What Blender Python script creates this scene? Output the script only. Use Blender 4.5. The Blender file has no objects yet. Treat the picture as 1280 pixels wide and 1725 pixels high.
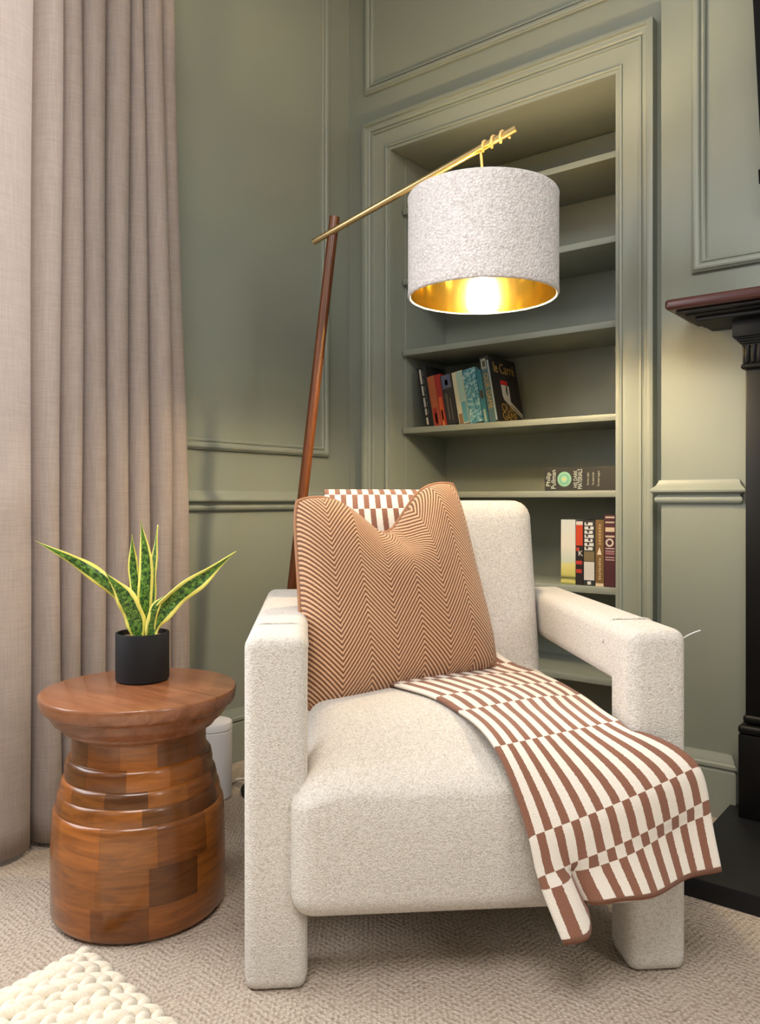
import bpy, bmesh, math, random
from mathutils import Vector, Matrix
from mathutils.bvhtree import BVHTree

scene = bpy.context.scene
COL = scene.collection
PI = math.pi
random.seed(7)

# ------------------------------------------------------------------ camera
F_PX, CX_PX, HOR_PX = 1350.0, 640.0, 843.0      # focal length, optical centre and horizon in the 1280x1725 frame
CAM = Vector((2.0334, -2.4056, 0.87))
YAW = math.radians(38.0)
FWD = Vector((-math.sin(YAW), math.cos(YAW), 0)); RGT = Vector((math.cos(YAW), math.sin(YAW), 0))
cam_data = bpy.data.cameras.new('camera'); cam = bpy.data.objects.new('camera', cam_data); COL.objects.link(cam)
cam.location = CAM; cam.rotation_euler = (PI/2, 0, YAW)
cam_data.sensor_fit = 'HORIZONTAL'; cam_data.sensor_width = 36.0
cam_data.lens = 36.0*F_PX/1280.0
cam_data.shift_y = -(862.5-HOR_PX)/1280.0
cam_data.clip_start = 0.02
scene.camera = cam

# ------------------------------------------------------------------ world, daylight, added fill lights, exposure
scene.view_settings.view_transform = 'Standard'; scene.view_settings.look = 'None'
scene.view_settings.exposure = 0.15; scene.view_settings.gamma = 1.0
scene.view_settings.use_curve_mapping = False
world = bpy.data.worlds.new('world'); scene.world = world; world.use_nodes = True
world.node_tree.nodes['Background'].inputs[0].default_value = (0.97, 0.98, 1.0, 1)
world.node_tree.nodes['Background'].inputs[1].default_value = 0.42

def area(name, loc, target, sx, sy, power, color):
    l = bpy.data.lights.new(name, 'AREA'); l.shape = 'RECTANGLE'; l.size = sx; l.size_y = sy
    l.energy = power; l.color = color
    o = bpy.data.objects.new(name, l); COL.objects.link(o); o.location = loc
    o.rotation_euler = (Vector(target)-Vector(loc)).to_track_quat('-Z', 'Y').to_euler()
    return o
area('window_daylight', (-0.16, -2.08, 1.72), (1.0, -2.08, 1.5), 1.55, 1.7, 58, (0.97, 0.98, 1.0))
area('camera_side_fill', (1.6, -5.8, 2.1), (1.1, -0.8, 0.9), 2.6, 1.4, 12, (1.0, 0.98, 0.96))  # added frontal fill from behind the camera, wall_front has no window
area('overhead_fill', (2.0, -2.7, 2.97), (1.9, -2.55, 0.0), 1.4, 1.4, 82, (1.0, 0.97, 0.95))  # added high fill for steep light, no known ceiling fitting
area('side_window_daylight', (4.3, -1.6, 2.0), (0.6, -0.8, 1.1), 0.9, 1.3, 27, (1.0, 0.97, 0.93))

# ------------------------------------------------------------------ helpers
def W(px, py, d):                               # photo pixel + distance along the view axis -> point in the room
    return CAM + RGT*((px-CX_PX)/F_PX*d) + FWD*d + Vector((0, 0, -(py-HOR_PX)/F_PX*d))
def on_x(px, X):                                # where the sight line of a pixel column meets the plane x = X: returns y
    k = (px-CX_PX)/F_PX; dx = RGT.x*k+FWD.x; dy = RGT.y*k+FWD.y
    return CAM.y + dy*(X-CAM.x)/dx
def on_y(px, Y):
    k = (px-CX_PX)/F_PX; dx = RGT.x*k+FWD.x; dy = RGT.y*k+FWD.y
    return CAM.x + dx*(Y-CAM.y)/dy
def lin(c):
    return tuple(((v/255.0)/12.92 if v/255.0 <= 0.04045 else ((v/255.0+0.055)/1.055)**2.4) for v in c)+(1.0,)
def smooth(a, b, x):
    t = max(0.0, min(1.0, (x-a)/(b-a))); return t*t*(3-2*t)
def catmull(pts, n):                            # n samples per span
    pts = [Vector(p) for p in pts]; out = []
    for i in range(len(pts)-1):
        p0 = pts[max(i-1, 0)]; p1 = pts[i]; p2 = pts[i+1]; p3 = pts[min(i+2, len(pts)-1)]
        for j in range(n):
            t = j/n
            out.append(0.5*((2*p1)+(p2-p0)*t+(2*p0-5*p1+4*p2-p3)*t*t+(3*p1-p0-3*p2+p3)*t**3))
    out.append(pts[-1]); return out

def chordal(pts, n):                            # as catmull, tangents weighted by chord length (no overshoot at short rows)
    pts = [Vector(p) for p in pts]; out = []; m = len(pts)
    ds = [max(1e-6, (pts[i+1]-pts[i]).length) for i in range(m-1)]
    def tan(i):
        if i == 0: return (pts[1]-pts[0])/ds[0]
        if i == m-1: return (pts[-1]-pts[-2])/ds[-1]
        a, b = ds[i-1], ds[i]
        return ((pts[i]-pts[i-1])/a*b + (pts[i+1]-pts[i])/b*a)/(a+b)
    for i in range(m-1):
        for j in range(n):
            t = j/n; h = ds[i]
            out.append(pts[i]*(2*t**3-3*t*t+1)+tan(i)*h*(t**3-2*t*t+t)+pts[i+1]*(-2*t**3+3*t*t)+tan(i+1)*h*(t**3-t*t))
    out.append(pts[-1]); return out

def link(name, me, mat=None, parent=None, sm=False):
    o = bpy.data.objects.new(name, me); COL.objects.link(o)
    if mat: me.materials.append(mat)
    if sm:
        for p in me.polygons: p.use_smooth = True
    if parent: o.parent = parent
    return o
def pyobj(name, v, f, mat=None, parent=None, sm=False, uv=None):
    me = bpy.data.meshes.new(name); me.from_pydata([tuple(p) for p in v], [], f); me.update()
    if uv:
        l = me.uv_layers.new(name='UVMap')
        for loop in me.loops: l.data[loop.index].uv = uv[loop.vertex_index]
    return link(name, me, mat, parent, sm)
def bmobj(name, bm, mat=None, parent=None, sm=False, fix=True):
    if fix: bmesh.ops.recalc_face_normals(bm, faces=bm.faces)
    me = bpy.data.meshes.new(name); bm.to_mesh(me); bm.free()
    return link(name, me, mat, parent, sm)
def auto(o, ang=40):                            # smooth shading that keeps hard edges
    me = o.data
    for p in me.polygons: p.use_smooth = True
    me.set_sharp_from_angle(angle=math.radians(ang)); return o
def bx(bm, x0, x1, y0, y1, z0, z1, bev=0.0, seg=2):
    r = bmesh.ops.create_cube(bm, size=1.0); vs = r['verts']
    for v in vs:
        v.co = Vector(((x0+x1)/2+v.co.x*(x1-x0), (y0+y1)/2+v.co.y*(y1-y0), (z0+z1)/2+v.co.z*(z1-z0)))
    if bev > 0:
        es = list({e for v in vs for e in v.link_edges})
        bmesh.ops.bevel(bm, geom=es, offset=bev, segments=seg, profile=0.5, affect='EDGES')
def box(name, x0, x1, y0, y1, z0, z1, mat, parent=None, bev=0.0, seg=2):
    bm = bmesh.new(); bx(bm, x0, x1, y0, y1, z0, z1, bev, seg)
    o = bmobj(name, bm, mat, parent)
    return auto(o) if bev > 0 else o
def lathe(prof, n=48, a0=0.0, a1=2*PI):
    full = abs(a1-a0-2*PI) < 1e-6; m = n if full else n+1; v = []; f = []
    for i in range(m):
        a = a0+(a1-a0)*i/n
        for r, z in prof: v.append((r*math.cos(a), r*math.sin(a), z))
    k = len(prof)
    for i in range(n):
        j = (i+1) % m
        for q in range(k-1): f.append((i*k+q, j*k+q, j*k+q+1, i*k+q+1))
    return v, f
def tube(pts, r, n=10, caps=True):
    pts = [Vector(p) for p in pts]; rs = r if isinstance(r, (list, tuple)) else [r]*len(pts); v = []; f = []
    t0 = (pts[1]-pts[0]).normalized(); a = Vector((0, 0, 1)) if abs(t0.z) < 0.9 else Vector((1, 0, 0))
    u = t0.cross(a).normalized()
    for i, p in enumerate(pts):
        t = (pts[min(i+1, len(pts)-1)]-pts[max(i-1, 0)]).normalized()
        u = (u-t*u.dot(t)).normalized(); w = t.cross(u)
        for k in range(n):
            q = 2*PI*k/n; v.append(p+(u*math.cos(q)+w*math.sin(q))*rs[i])
    for i in range(len(pts)-1):
        for k in range(n):
            f.append((i*n+k, i*n+(k+1) % n, (i+1)*n+(k+1) % n, (i+1)*n+k))
    if caps:
        f.append(tuple(range(n-1, -1, -1))); f.append(tuple((len(pts)-1)*n+k for k in range(n)))
    return v, f
def empty(name, loc=(0, 0, 0), rz=0.0):
    o = bpy.data.objects.new(name, None); COL.objects.link(o); o.location = loc; o.rotation_euler = (0, 0, rz)
    o.empty_display_size = 0.05; return o
def tag(o, label=None, cat=None, group=None, kind=None):
    if label: o['label'] = label
    if cat: o['category'] = cat
    if group: o['group'] = group
    if kind: o['kind'] = kind
    return o
def struct(o): o['kind'] = 'structure'; return o

# ------------------------------------------------------------------ materials
def mat(name, rgb, rough=0.6, metal=0.0, **kw):
    m = bpy.data.materials.new(name); m.use_nodes = True
    b = m.node_tree.nodes['Principled BSDF']
    b.inputs['Base Color'].default_value = lin(rgb); b.inputs['Roughness'].default_value = rough
    b.inputs['Metallic'].default_value = metal
    for k, v in kw.items(): b.inputs[k.replace('_', ' ')].default_value = v
    return m
class NT:                                       # small node-tree writer
    def __init__(s, m): s.m = m; s.t = m.node_tree; s.b = s.t.nodes['Principled BSDF']
    def n(s, typ, **kw):
        x = s.t.nodes.new(typ)
        for k, v in kw.items(): setattr(x, k, v)
        return x
    def l(s, a, b): s.t.links.new(a, b)
    def math(s, op, a, b=None, c=None):
        x = s.n('ShaderNodeMath', operation=op)
        for i, q in enumerate((a, b, c)):
            if q is None: continue
            if isinstance(q, (int, float)): x.inputs[i].default_value = q
            else: s.l(q, x.inputs[i])
        return x.outputs[0]
    def coord(s, which='Object'): return s.n('ShaderNodeTexCoord').outputs[which]
    def noise(s, vec, scale, detail=3, rough=0.55, dist=0.0):
        x = s.n('ShaderNodeTexNoise'); x.inputs['Scale'].default_value = scale; x.inputs['Detail'].default_value = detail
        x.inputs['Roughness'].default_value = rough; x.inputs['Distortion'].default_value = dist
        s.l(vec, x.inputs['Vector']); return x.outputs[0]
    def voro(s, vec, scale):
        x = s.n('ShaderNodeTexVoronoi'); x.inputs['Scale'].default_value = scale; s.l(vec, x.inputs['Vector']); return x.outputs['Distance']
    def map(s, vec, scale=(1, 1, 1), rot=(0, 0, 0), loc=(0, 0, 0)):
        x = s.n('ShaderNodeMapping'); x.inputs['Scale'].default_value = scale; x.inputs['Rotation'].default_value = rot
        x.inputs['Location'].default_value = loc; s.l(vec, x.inputs['Vector']); return x.outputs[0]
    def mix(s, fac, a, b):
        x = s.n('ShaderNodeMix', data_type='RGBA')
        for sock, q in ((x.inputs[0], fac), (x.inputs[6], a), (x.inputs[7], b)):
            if isinstance(q, (int, float)): sock.default_value = q
            elif isinstance(q, tuple): sock.default_value = q
            else: s.l(q, sock)
        return x.outputs[2]
    def ramp(s, fac, stops, interp='LINEAR'):
        x = s.n('ShaderNodeValToRGB'); e = x.color_ramp.elements; x.color_ramp.interpolation = interp
        while len(e) < len(stops): e.new(0.5)
        for q, (p, c) in zip(e, stops): q.position = p; q.color = c
        s.l(fac, x.inputs[0]); return x.outputs[0]
    def col(s, c): s.l(c, s.b.inputs['Base Color'])
    def bump(s, h, strength=0.3, dist=0.002):
        x = s.n('ShaderNodeBump'); x.inputs['Strength'].default_value = strength; x.inputs['Distance'].default_value = dist
        s.l(h, x.inputs['Height']); s.l(x.outputs[0], s.b.inputs['Normal'])
    def sep(s, vec):
        x = s.n('ShaderNodeSeparateXYZ'); s.l(vec, x.inputs[0]); return x.outputs

M = {}
# painted panelling
m = M['sage'] = mat('sage_paint', (150, 153, 130), 0.42); t = NT(m)
c = t.coord(); t.col(t.mix(t.noise(c, 2.2, 4), lin((135, 140, 129)), lin((142, 147, 136)))); t.bump(t.noise(c, 160, 2), 0.05, 0.001)
M['ceiling'] = mat('ceiling_paint', (225, 222, 214), 0.8)
# carpet
m = M['carpet'] = mat('carpet', (190, 172, 150), 0.95); t = NT(m); c = t.coord()
cr = t.map(c, rot=(0, 0, math.radians(-38)))
s = t.sep(cr)
tri = t.math('PINGPONG', s[0], 0.055)
ph = t.math('MULTIPLY', t.math('ADD', s[1], t.math('MULTIPLY', tri, 0.9)), 2*PI/0.016)
wv = t.math('MULTIPLY', t.math('ADD', t.math('SINE', ph), 1.0), 0.5)
ph2 = t.math('SINE', t.math('MULTIPLY', s[0], 2*PI/0.0092))
lo = t.voro(t.map(cr, scale=(1.0, 1.0, 1.0)), 170)
h = t.math('ADD', t.math('MULTIPLY', wv, 0.34), t.math('SUBTRACT', t.math('MULTIPLY', ph2, 0.10), t.math('MULTIPLY', lo, 0.9)))
h = t.math('ADD', h, t.math('MULTIPLY', t.noise(c, 330, 2), 0.5))
fac = t.math('ADD', t.math('MULTIPLY', h, 0.55), 0.35); fac.node.use_clamp = True
t.col(t.mix(fac, lin((150, 132, 115)), lin((218, 205, 190)))); t.bump(h, 0.8, 0.004)
# boucle upholstery
def boucle(name, lo_, hi_, sc=420, st=0.7, d=0.003):
    m = mat(name, hi_, 0.95, Sheen_Weight=0.25); t = NT(m); c = t.coord()
    n1 = t.noise(c, sc, 3, 0.6, 0.6); n2 = t.noise(c, sc*0.28, 2); v = t.voro(c, sc*0.62)
    h = t.math('SUBTRACT', t.math('ADD', t.math('MULTIPLY', n1, 0.8), t.math('MULTIPLY', n2, 0.5)), t.math('MULTIPLY', v, 0.5))
    f = t.math('MULTIPLY_ADD', h, 1.5, -0.15); f.node.use_clamp = True
    t.col(t.mix(f, lin(lo_), lin(hi_))); t.bump(h, st, d); return m
M['boucle'] = boucle('cream_boucle', (192, 183, 171), (241, 235, 228), 500, 0.8, 0.003)
M['shade'] = boucle('white_boucle', (208, 201, 199), (252, 247, 247), 230, 1.0, 0.006)
# linen curtain
m = M['linen'] = mat('linen', (190, 170, 150), 0.9, Sheen_Weight=0.15); t = NT(m); c = t.coord()
a = t.noise(t.map(c, scale=(240, 240, 14)), 1.0, 3); b2 = t.noise(t.map(c, scale=(14, 14, 260)), 1.0, 3)
fm = t.math('MULTIPLY', t.math('ADD', a, b2), 0.5)
t.col(t.ramp(fm, [(0.3, lin((160, 146, 139))), (0.7, lin((199, 186, 179)))])); t.bump(fm, 0.35, 0.001)
tr = t.n('ShaderNodeBsdfTranslucent'); tr.inputs[0].default_value = lin((236, 228, 222)); mx = t.n('ShaderNodeMixShader'); mx.inputs[0].default_value = 0.34
out_ = t.t.nodes['Material Output']; t.l(t.b.outputs[0], mx.inputs[1]); t.l(tr.outputs[0], mx.inputs[2]); t.l(mx.outputs[0], out_.inputs[0])
# wood
def wood(name, base, dark, light, rough=0.3, axis='z', use_color=False, sc=1.0):
    m = mat(name, base, rough, Coat_Weight=0.32, Coat_Roughness=0.12); t = NT(m); c = t.coord()
    scl = {'z': (38*sc, 38*sc, 3*sc), 'x': (3*sc, 38*sc, 38*sc), 'r': (9*sc, 9*sc, 60*sc)}[axis]
    g = t.noise(t.map(c, scale=scl), 1.0, 5, 0.62, 0.8)
    col = t.ramp(g, [(0.25, lin(dark)), (0.5, lin(base)), (0.78, lin(light))])
    if use_color:
        oi = t.n('ShaderNodeObjectInfo').outputs['Color']
        x = t.n('ShaderNodeMix', data_type='RGBA', blend_type='MULTIPLY'); x.inputs[0].default_value = 1.0
        t.l(col, x.inputs[6]); t.l(oi, x.inputs[7]); col = x.outputs[2]
    t.col(col); t.bump(g, 0.06, 0.001); return m
M['stool'] = wood('acacia_blocks', (122, 71, 24), (88, 48, 15), (146, 88, 34), 0.28, 'r', True)
M['stooltop'] = wood('acacia_top', (134, 84, 54), (110, 66, 40), (154, 102, 70), 0.26, 'x', True)
M['walnut'] = wood('walnut_pole', (100, 52, 16), (74, 36, 9), (122, 68, 26), 0.36, 'z')
M['mahogany'] = wood('mahogany_shelf', (70, 30, 28), (52, 20, 19), (86, 40, 37), 0.3, 'x')
M['brass'] = mat('brass', (206, 182, 134), 0.3, 1.0)
M['gold'] = mat('gold_lining', (230, 206, 122), 0.115, 1.0)
M['black'] = mat('black_iron', (14, 13, 13), 0.42, Specular_IOR_Level=0.22)
M['slate'] = mat('black_slate', (24, 24, 26), 0.5, Specular_IOR_Level=0.3); t = NT(M['slate']); t.bump(t.noise(t.coord(), 60, 4), 0.15, 0.002)
M['pot'] = mat('matt_black_pot', (24, 24, 26), 0.6, Specular_IOR_Level=0.3)
M['soil'] = mat('soil', (120, 96, 70), 0.95); t = NT(M['soil']); t.bump(t.voro(t.coord(), 120), 0.8, 0.006)
M['white'] = mat('white_plastic', (226, 224, 226), 0.4)
M['tv'] = mat('tv_black', (6, 6, 7), 0.5, Specular_IOR_Level=0.12)
M['pages'] = mat('book_pages', (214, 200, 172), 0.9)
m = M['bulb'] = mat('bulb_glow', (255, 230, 180), 0.4)
m.node_tree.nodes['Principled BSDF'].inputs['Emission Color'].default_value = (1.0, 0.78, 0.48, 1)
m.node_tree.nodes['Principled BSDF'].inputs['Emission Strength'].default_value = 720.0
M['cord'] = mat('gold_cord', (222, 186, 128), 0.7)

# ------------------------------------------------------------------ the room
CEIL = 3.0; YB = -0.087                        # ceiling height, face of the chimney breast
XO0, XO1, ZO = 0.215, 1.088, 2.183             # the bookcase opening
BR0 = on_y(1113, YB)                           # left arris of the chimney breast
def quad(name, pts, mt, parent=None): return pyobj(name, pts, [tuple(range(len(pts)))], mt, parent)
struct(box('floor', -0.4, 4.4, -6.0, 0.5, -0.05, 0.0, M['carpet']))
struct(box('ceiling', -0.4, 4.4, -6.0, 0.5, CEIL, CEIL+0.05, M['ceiling']))
bm = bmesh.new()
bx(bm, -0.1, XO0, 0.0, 0.45, 0, CEIL); bx(bm, XO1, 4.4, 0.0, 0.45, 0, CEIL); bx(bm, XO0, XO1, 0.0, 0.45, ZO, CEIL); bx(bm, XO0, XO1, 0.37, 0.45, 0, ZO)
struct(bmobj('wall_back', bm, M['sage']))
bm = bmesh.new()                               # left wall with the window opening beyond the curtain
bx(bm, -0.15, 0.0, -1.28, 0.1, 0, CEIL); bx(bm, -0.15, 0.0, -6.0, -2.88, 0, CEIL)
bx(bm, -0.15, 0.0, -2.88, -1.28, 0, 0.5); bx(bm, -0.15, 0.0, -2.88, -1.28, 2.6, CEIL)
struct(bmobj('wall_left', bm, M['sage']))
struct(box('wall_right', 4.4, 4.5, -6.0, 0.5, 0, CEIL, M['sage'])); struct(box('wall_front', -0.4, 4.5, -6.1, -6.0, 0, CEIL, M['sage']))
struct(box('wall_chimney_breast', BR0, 3.1, YB, 0.0, 0, CEIL, M['sage'], bev=0.003))

def frame_moulding(name, O, A, B, N, a0, a1, b0, b1, prof, mt, open_bottom=False, parent=None):
    O, A, B, N = Vector(O), Vector(A), Vector(B), Vector(N); v = []; f = []
    k = len(prof)
    for i, h in prof:
        if open_bottom: cs = [(a0+i, b0), (a0+i, b1-i), (a1-i, b1-i), (a1-i, b0)]
        else: cs = [(a0+i, b0+i), (a0+i, b1-i), (a1-i, b1-i), (a1-i, b0+i)]
        for a, b in cs: v.append(O+A*a+B*b+N*h)
    sides = [(0, 1), (1, 2), (2, 3)] + ([] if open_bottom else [(3, 0)])
    for q in range(k-1):
        for s0, s1 in sides: f.append((q*4+s0, q*4+s1, (q+1)*4+s1, (q+1)*4+s0))
    o = pyobj(name, v, f, mt, parent); bm = bmesh.new(); bm.from_mesh(o.data); bmesh.ops.recalc_face_normals(bm, faces=bm.faces)
    bm.to_mesh(o.data); bm.free(); return struct(auto(o, 30)) if not parent else auto(o, 30)
def arc(i0, h0, i1, h1, n=5, convex=True):
    out = []
    for j in range(n+1):
        q = PI/2*j/n
        out.append((i0+(i1-i0)*(math.sin(q) if not convex else 1-math.cos(q)), h0+(h1-h0)*(math.sin(q) if convex else 1-math.cos(q))))
    return out
PANEL = [(0, -0.004), (0, 0.010), (0.003, 0.013)] + arc(0.004, 0.013, 0.012, 0.018) + arc(0.012, 0.018, 0.024, 0.007, convex=False) + [(0.026, 0.007), (0.027, 0.010), (0.032, 0.011), (0.036, 0.008), (0.038, -0.004)]
ARCH = [(0, -0.004), (0, 0.040), (0.010, 0.044), (0.016, 0.044), (0.018, 0.036), (0.022, 0.034)] + arc(0.022, 0.034, 0.036, 0.024, convex=False) + [(0.038, 0.024), (0.039, 0.028), (0.046, 0.028), (0.047, 0.022), (0.052, 0.020), (0.100, 0.018), (0.101, 0.023), (0.106, 0.025), (0.110, 0.023), (0.111, 0.018), (0.122, 0.018), (0.123, -0.004)]
# left wall: panel with its right side near the corner
yp = on_x(551, 0.0)
frame_moulding('trim_1', (0, 0, 0), (0, -1, 0), (0, 0, 1), (1, 0, 0), -yp, 1.50, 1.034, 2.86, PANEL, M['sage'])
# bookcase wall: panel over the opening, architrave
frame_moulding('trim_2', (0, 0, 0), (1, 0, 0), (0, 0, 1), (0, -1, 0), 0.087, 1.19, 2.428, 2.90, PANEL, M['sage'])
frame_moulding('trim_3', (0, 0, 0), (1, 0, 0), (0, 0, 1), (0, -1, 0), 0.094, 1.209, 0, 2.304, ARCH, M['sage'], open_bottom=True)
# chimney breast panel
frame_moulding('trim_4', (0, YB, 0), (1, 0, 0), (0, 0, 1), (0, -1, 0), 1.338, 3.0, 1.507, 2.86, PANEL, M['sage'])
def run_moulding(name, O, A, N, a0, a1, prof, mt, cap=True):      # prof: (height, projection)
    O, A, N = Vector(O), Vector(A), Vector(N); v = []; f = []; k = len(prof)
    for a in (a0, a1):
        for z, h in prof:
            s = h if cap else 0.0
            aa = a - s if (a == a0) else a + s
            v.append(O+A*aa+N*h+Vector((0, 0, z)))
    for q in range(k-1): f.append((q, q+1, k+q+1, k+q))
    if cap: f.append(tuple(range(k))); f.append(tuple(range(2*k-1, k-1, -1)))
    o = pyobj(name, v, f, mt); bm = bmesh.new(); bm.from_mesh(o.data); bmesh.ops.recalc_face_normals(bm, faces=bm.faces)
    bm.to_mesh(o.data); bm.free(); return struct(auto(o, 30))
DADO = [(0.852, -0.002), (0.852, 0.010), (0.857, 0.016), (0.863, 0.018), (0.869, 0.016), (0.873, 0.010), (0.877, 0.010), (0.880, 0.020), (0.884, 0.030), (0.889, 0.031), (0.894, 0.026), (0.902, 0.014), (0.913, 0.007), (0.918, 0.005), (0.918, -0.002)]
D_LEFT = [(z-0.016, h) for z, h in DADO]; D_BR = [(z+0.010, h*0.8) for z, h in DADO]
run_moulding('trim_5', (0, 0, 0), (0, -1, 0), (1, 0, 0), -0.0, 1.60, D_LEFT, M['sage'], cap=False)
run_moulding('trim_6', (0, YB, 0), (1, 0, 0), (0, -1, 0), BR0, on_y(1243, YB), D_BR, M['sage'])
SKIRT = [(0.0, -0.002), (0.0, 0.020), (0.128, 0.020), (0.131, 0.016), (0.135, 0.016), (0.139, 0.022), (0.147, 0.022), (0.151, 0.016), (0.158, 0.014), (0.170, 0.007), (0.174, 0.006), (0.174, -0.002)]
o = run_moulding('baseboard_left', (0, 0, 0), (0, -1, 0), (1, 0, 0), 0.0, 1.60, SKIRT, M['sage'], cap=False)
o = run_moulding('baseboard_chimney_breast', (0, YB, 0), (1, 0, 0), (0, -1, 0), BR0, 1.438, SKIRT, M['sage'])

# alcove bookcase: lining and shelves
bc = empty('alcove_bookcase', ((XO0+XO1)/2, 0.2, 0)); tag(bc, 'sage green built-in bookcase set into the moulded wall opening', 'bookcase')
bcx = (XO0+XO1)/2
def bpart(name, x0, x1, y0, y1, z0, z1, bev=0.0):
    return box(name, x0-bcx, x1-bcx, y0-0.2, y1-0.2, z0, z1, M['sage'], bc, bev)
bpart('back_panel', XO0+0.001, XO1-0.001, 0.352, 0.369, 0.001, ZO-0.002)
bpart('side_panel', XO0+0.001, XO0+0.007, 0.075, 0.352, 0.001, ZO-0.002); bpart('side_panel', XO1-0.007, XO1-0.001, 0.075, 0.352, 0.001, ZO-0.002)
SHELF = [1.980, 1.712, 1.442, 1.146, 0.902, 0.591, 0.30]
for z in SHELF: bpart('shelf', XO0+0.007, XO1-0.007, 0.055, 0.352, z-0.022, z, 0.0025)

# ------------------------------------------------------------------ fireplace
fp = empty('fireplace_surround', (1.58, YB, 0.045)); tag(fp, 'black pilastered fireplace surround with a mahogany mantel shelf', 'fireplace')
def fx(name, bm, mt): 
    for v in bm.verts: v.co -= Vector((1.58, YB, 0.045))
    return auto(bmobj(name, bm, mt, fp), 35)
for x0 in (1.497, 2.60):
    x1 = x0+0.16
    bm = bmesh.new(); bx(bm, x0, x1, YB-0.085, YB, 0.30, 1.226, 0.004); fx('shaft', bm, M['black'])
    bm = bmesh.new()
    bx(bm, x0-0.014, x1+0.014, YB-0.10, YB, 0.045, 0.262, 0.003); bx(bm, x0-0.016, x1+0.016, YB-0.102, YB, 0.262, 0.286, 0.010, 3)
    bx(bm, x0-0.006, x1+0.006, YB-0.092, YB, 0.288, 0.312, 0.010, 3); fx('plinth', bm, M['black'])
    bm = bmesh.new()
    bx(bm, x0-0.010, x1+0.010, YB-0.096, YB, 1.212, 1.226, 0.006, 3)
    bx(bm, x0-0.001, x1+0.001, YB-0.087, YB, 1.226, 1.280)
    for k in range(11):
        xx = x0+0.006+0.0148*k; bx(bm, xx-0.005, xx+0.005, YB-0.094, YB-0.08, 1.228, 1.276, 0.003)
    for k in range(6):
        yy = YB-0.008-0.0148*k; bx(bm, x0-0.007, x0+0.01, yy-0.005, yy+0.005, 1.228, 1.276, 0.003)
    for j in range(4): bx(bm, x0-0.006-0.005*j, x1+0.006+0.005*j, YB-0.092-0.005*j, YB, 1.272+0.006*j, 1.279+0.006*j)
    bx(bm, x0-0.026, x1+0.026, YB-0.112, YB, 1.294, 1.352, 0.002); fx('capital', bm, M['black'])
bm = bmesh.new(); bx(bm, 1.657, 2.60, YB-0.06, YB, 0.95, 1.352, 0.004); fx('frieze', bm, M['black'])
bm = bmesh.new()
for j, (zz0, zz1, ins) in enumerate([(1.338, 1.352, 0.060), (1.350, 1.358, 0.040), (1.356, 1.366, 0.022)]):
    bx(bm, 1.330+ins, 2.93-ins, YB-0.215+ins, YB, zz0, zz1, 0.004)
fx('cornice', bm, M['black'])
bm = bmesh.new(); bx(bm, 1.330, 2.93, YB-0.215, YB, 1.366, 1.394, 0.010, 4); fx('mantel_shelf', bm, M['mahogany'])
tag(box('hearth', 1.441, 2.85, -0.602, YB, 0.0, 0.045, M['slate'], bev=0.004), 'black slate hearth slab in front of the fireplace', 'hearth')

tv = empty('television', (2.125, YB-0.085, 1.71)); tag(tv, 'black flat screen tilted forward on the chimney breast', 'television')
tv.rotation_euler = (math.radians(13), 0, 0)
bm = bmesh.new(); bx(bm, -0.585, 0.6, -0.018, 0.018, -0.01, 0.68, 0.004); bmobj('casing', bm, M['tv'], tv)
bm = bmesh.new(); bx(bm, -0.57, 0.585, -0.021, -0.017, 0.012, 0.668); bmobj('screen', bm, M['tv'], tv)
bm = bmesh.new(); bx(bm, -0.592, 0.607, -0.022, 0.022, -0.025, 0.012, 0.003); bmobj('lower_bezel', bm, M['tv'], tv)
bm = bmesh.new(); bx(bm, -0.1, 0.1, 0.018, 0.055, 0.2, 0.45); bmobj('wall_bracket', bm, M['tv'], tv)

# ------------------------------------------------------------------ curtain
top_px = [-58, 69, 109, 145, 184, 225, 244, 276, 301]
bot_px = [-68, 60, 105, 141, 181, 220, 260, 295, 333]
amp_t = [0.10, 0.085, 0.085, 0.08, 0.085, 0.06, 0.08, 0.05]
amp_b = [0.10, 0.095, 0.085, 0.09, 0.085, 0.085, 0.08, 0.05]
v = []; f = []; NS = 16; NZ = 40; rows = []
for r in range(NZ+1):
    q = r/NZ; z = 2.93*(1-q)+0.012*q; row = []
    e = smooth(0.0, 1.0, q*1.25)
    for i in range(len(amp_t)):
        Y0 = on_x(top_px[i], 0.13)*(1-e)+on_x(bot_px[i], 0.13)*e; Y1 = on_x(top_px[i+1], 0.13)*(1-e)+on_x(bot_px[i+1], 0.13)*e
        A = amp_t[i]*(1-e)+amp_b[i]*e; wd = Y1-Y0
        for j in range(NS + (1 if i == len(amp_t)-1 else 0)):
            s = j/NS
            yy = Y0+wd*(s-0.10*math.sin(2*PI*s)) + 0.004*math.sin(3.1*z+i*1.7)*math.sin(PI*s)
            xx = 0.048+(A+0.014)*math.sin(PI*s)**0.55 + 0.003*math.sin(2.3*z+i*2.9)
            row.append((xx, yy, z + (0.004*math.sin(s*PI+i) if r == NZ else 0)))
    rows.append(row)
nc = len(rows[0])
for row in rows: v += row
for r in range(NZ):
    for j in range(nc-1): f.append((r*nc+j, r*nc+j+1, (r+1)*nc+j+1, (r+1)*nc+j))
cu = pyobj('curtain', v, f, M['linen'], sm=True)
sd = cu.modifiers.new('thickness', 'SOLIDIFY'); sd.thickness = 0.004; sd.offset = 0
tag(cu, 'floor-length beige linen curtain in deep folds at the left', 'curtain')

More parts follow.
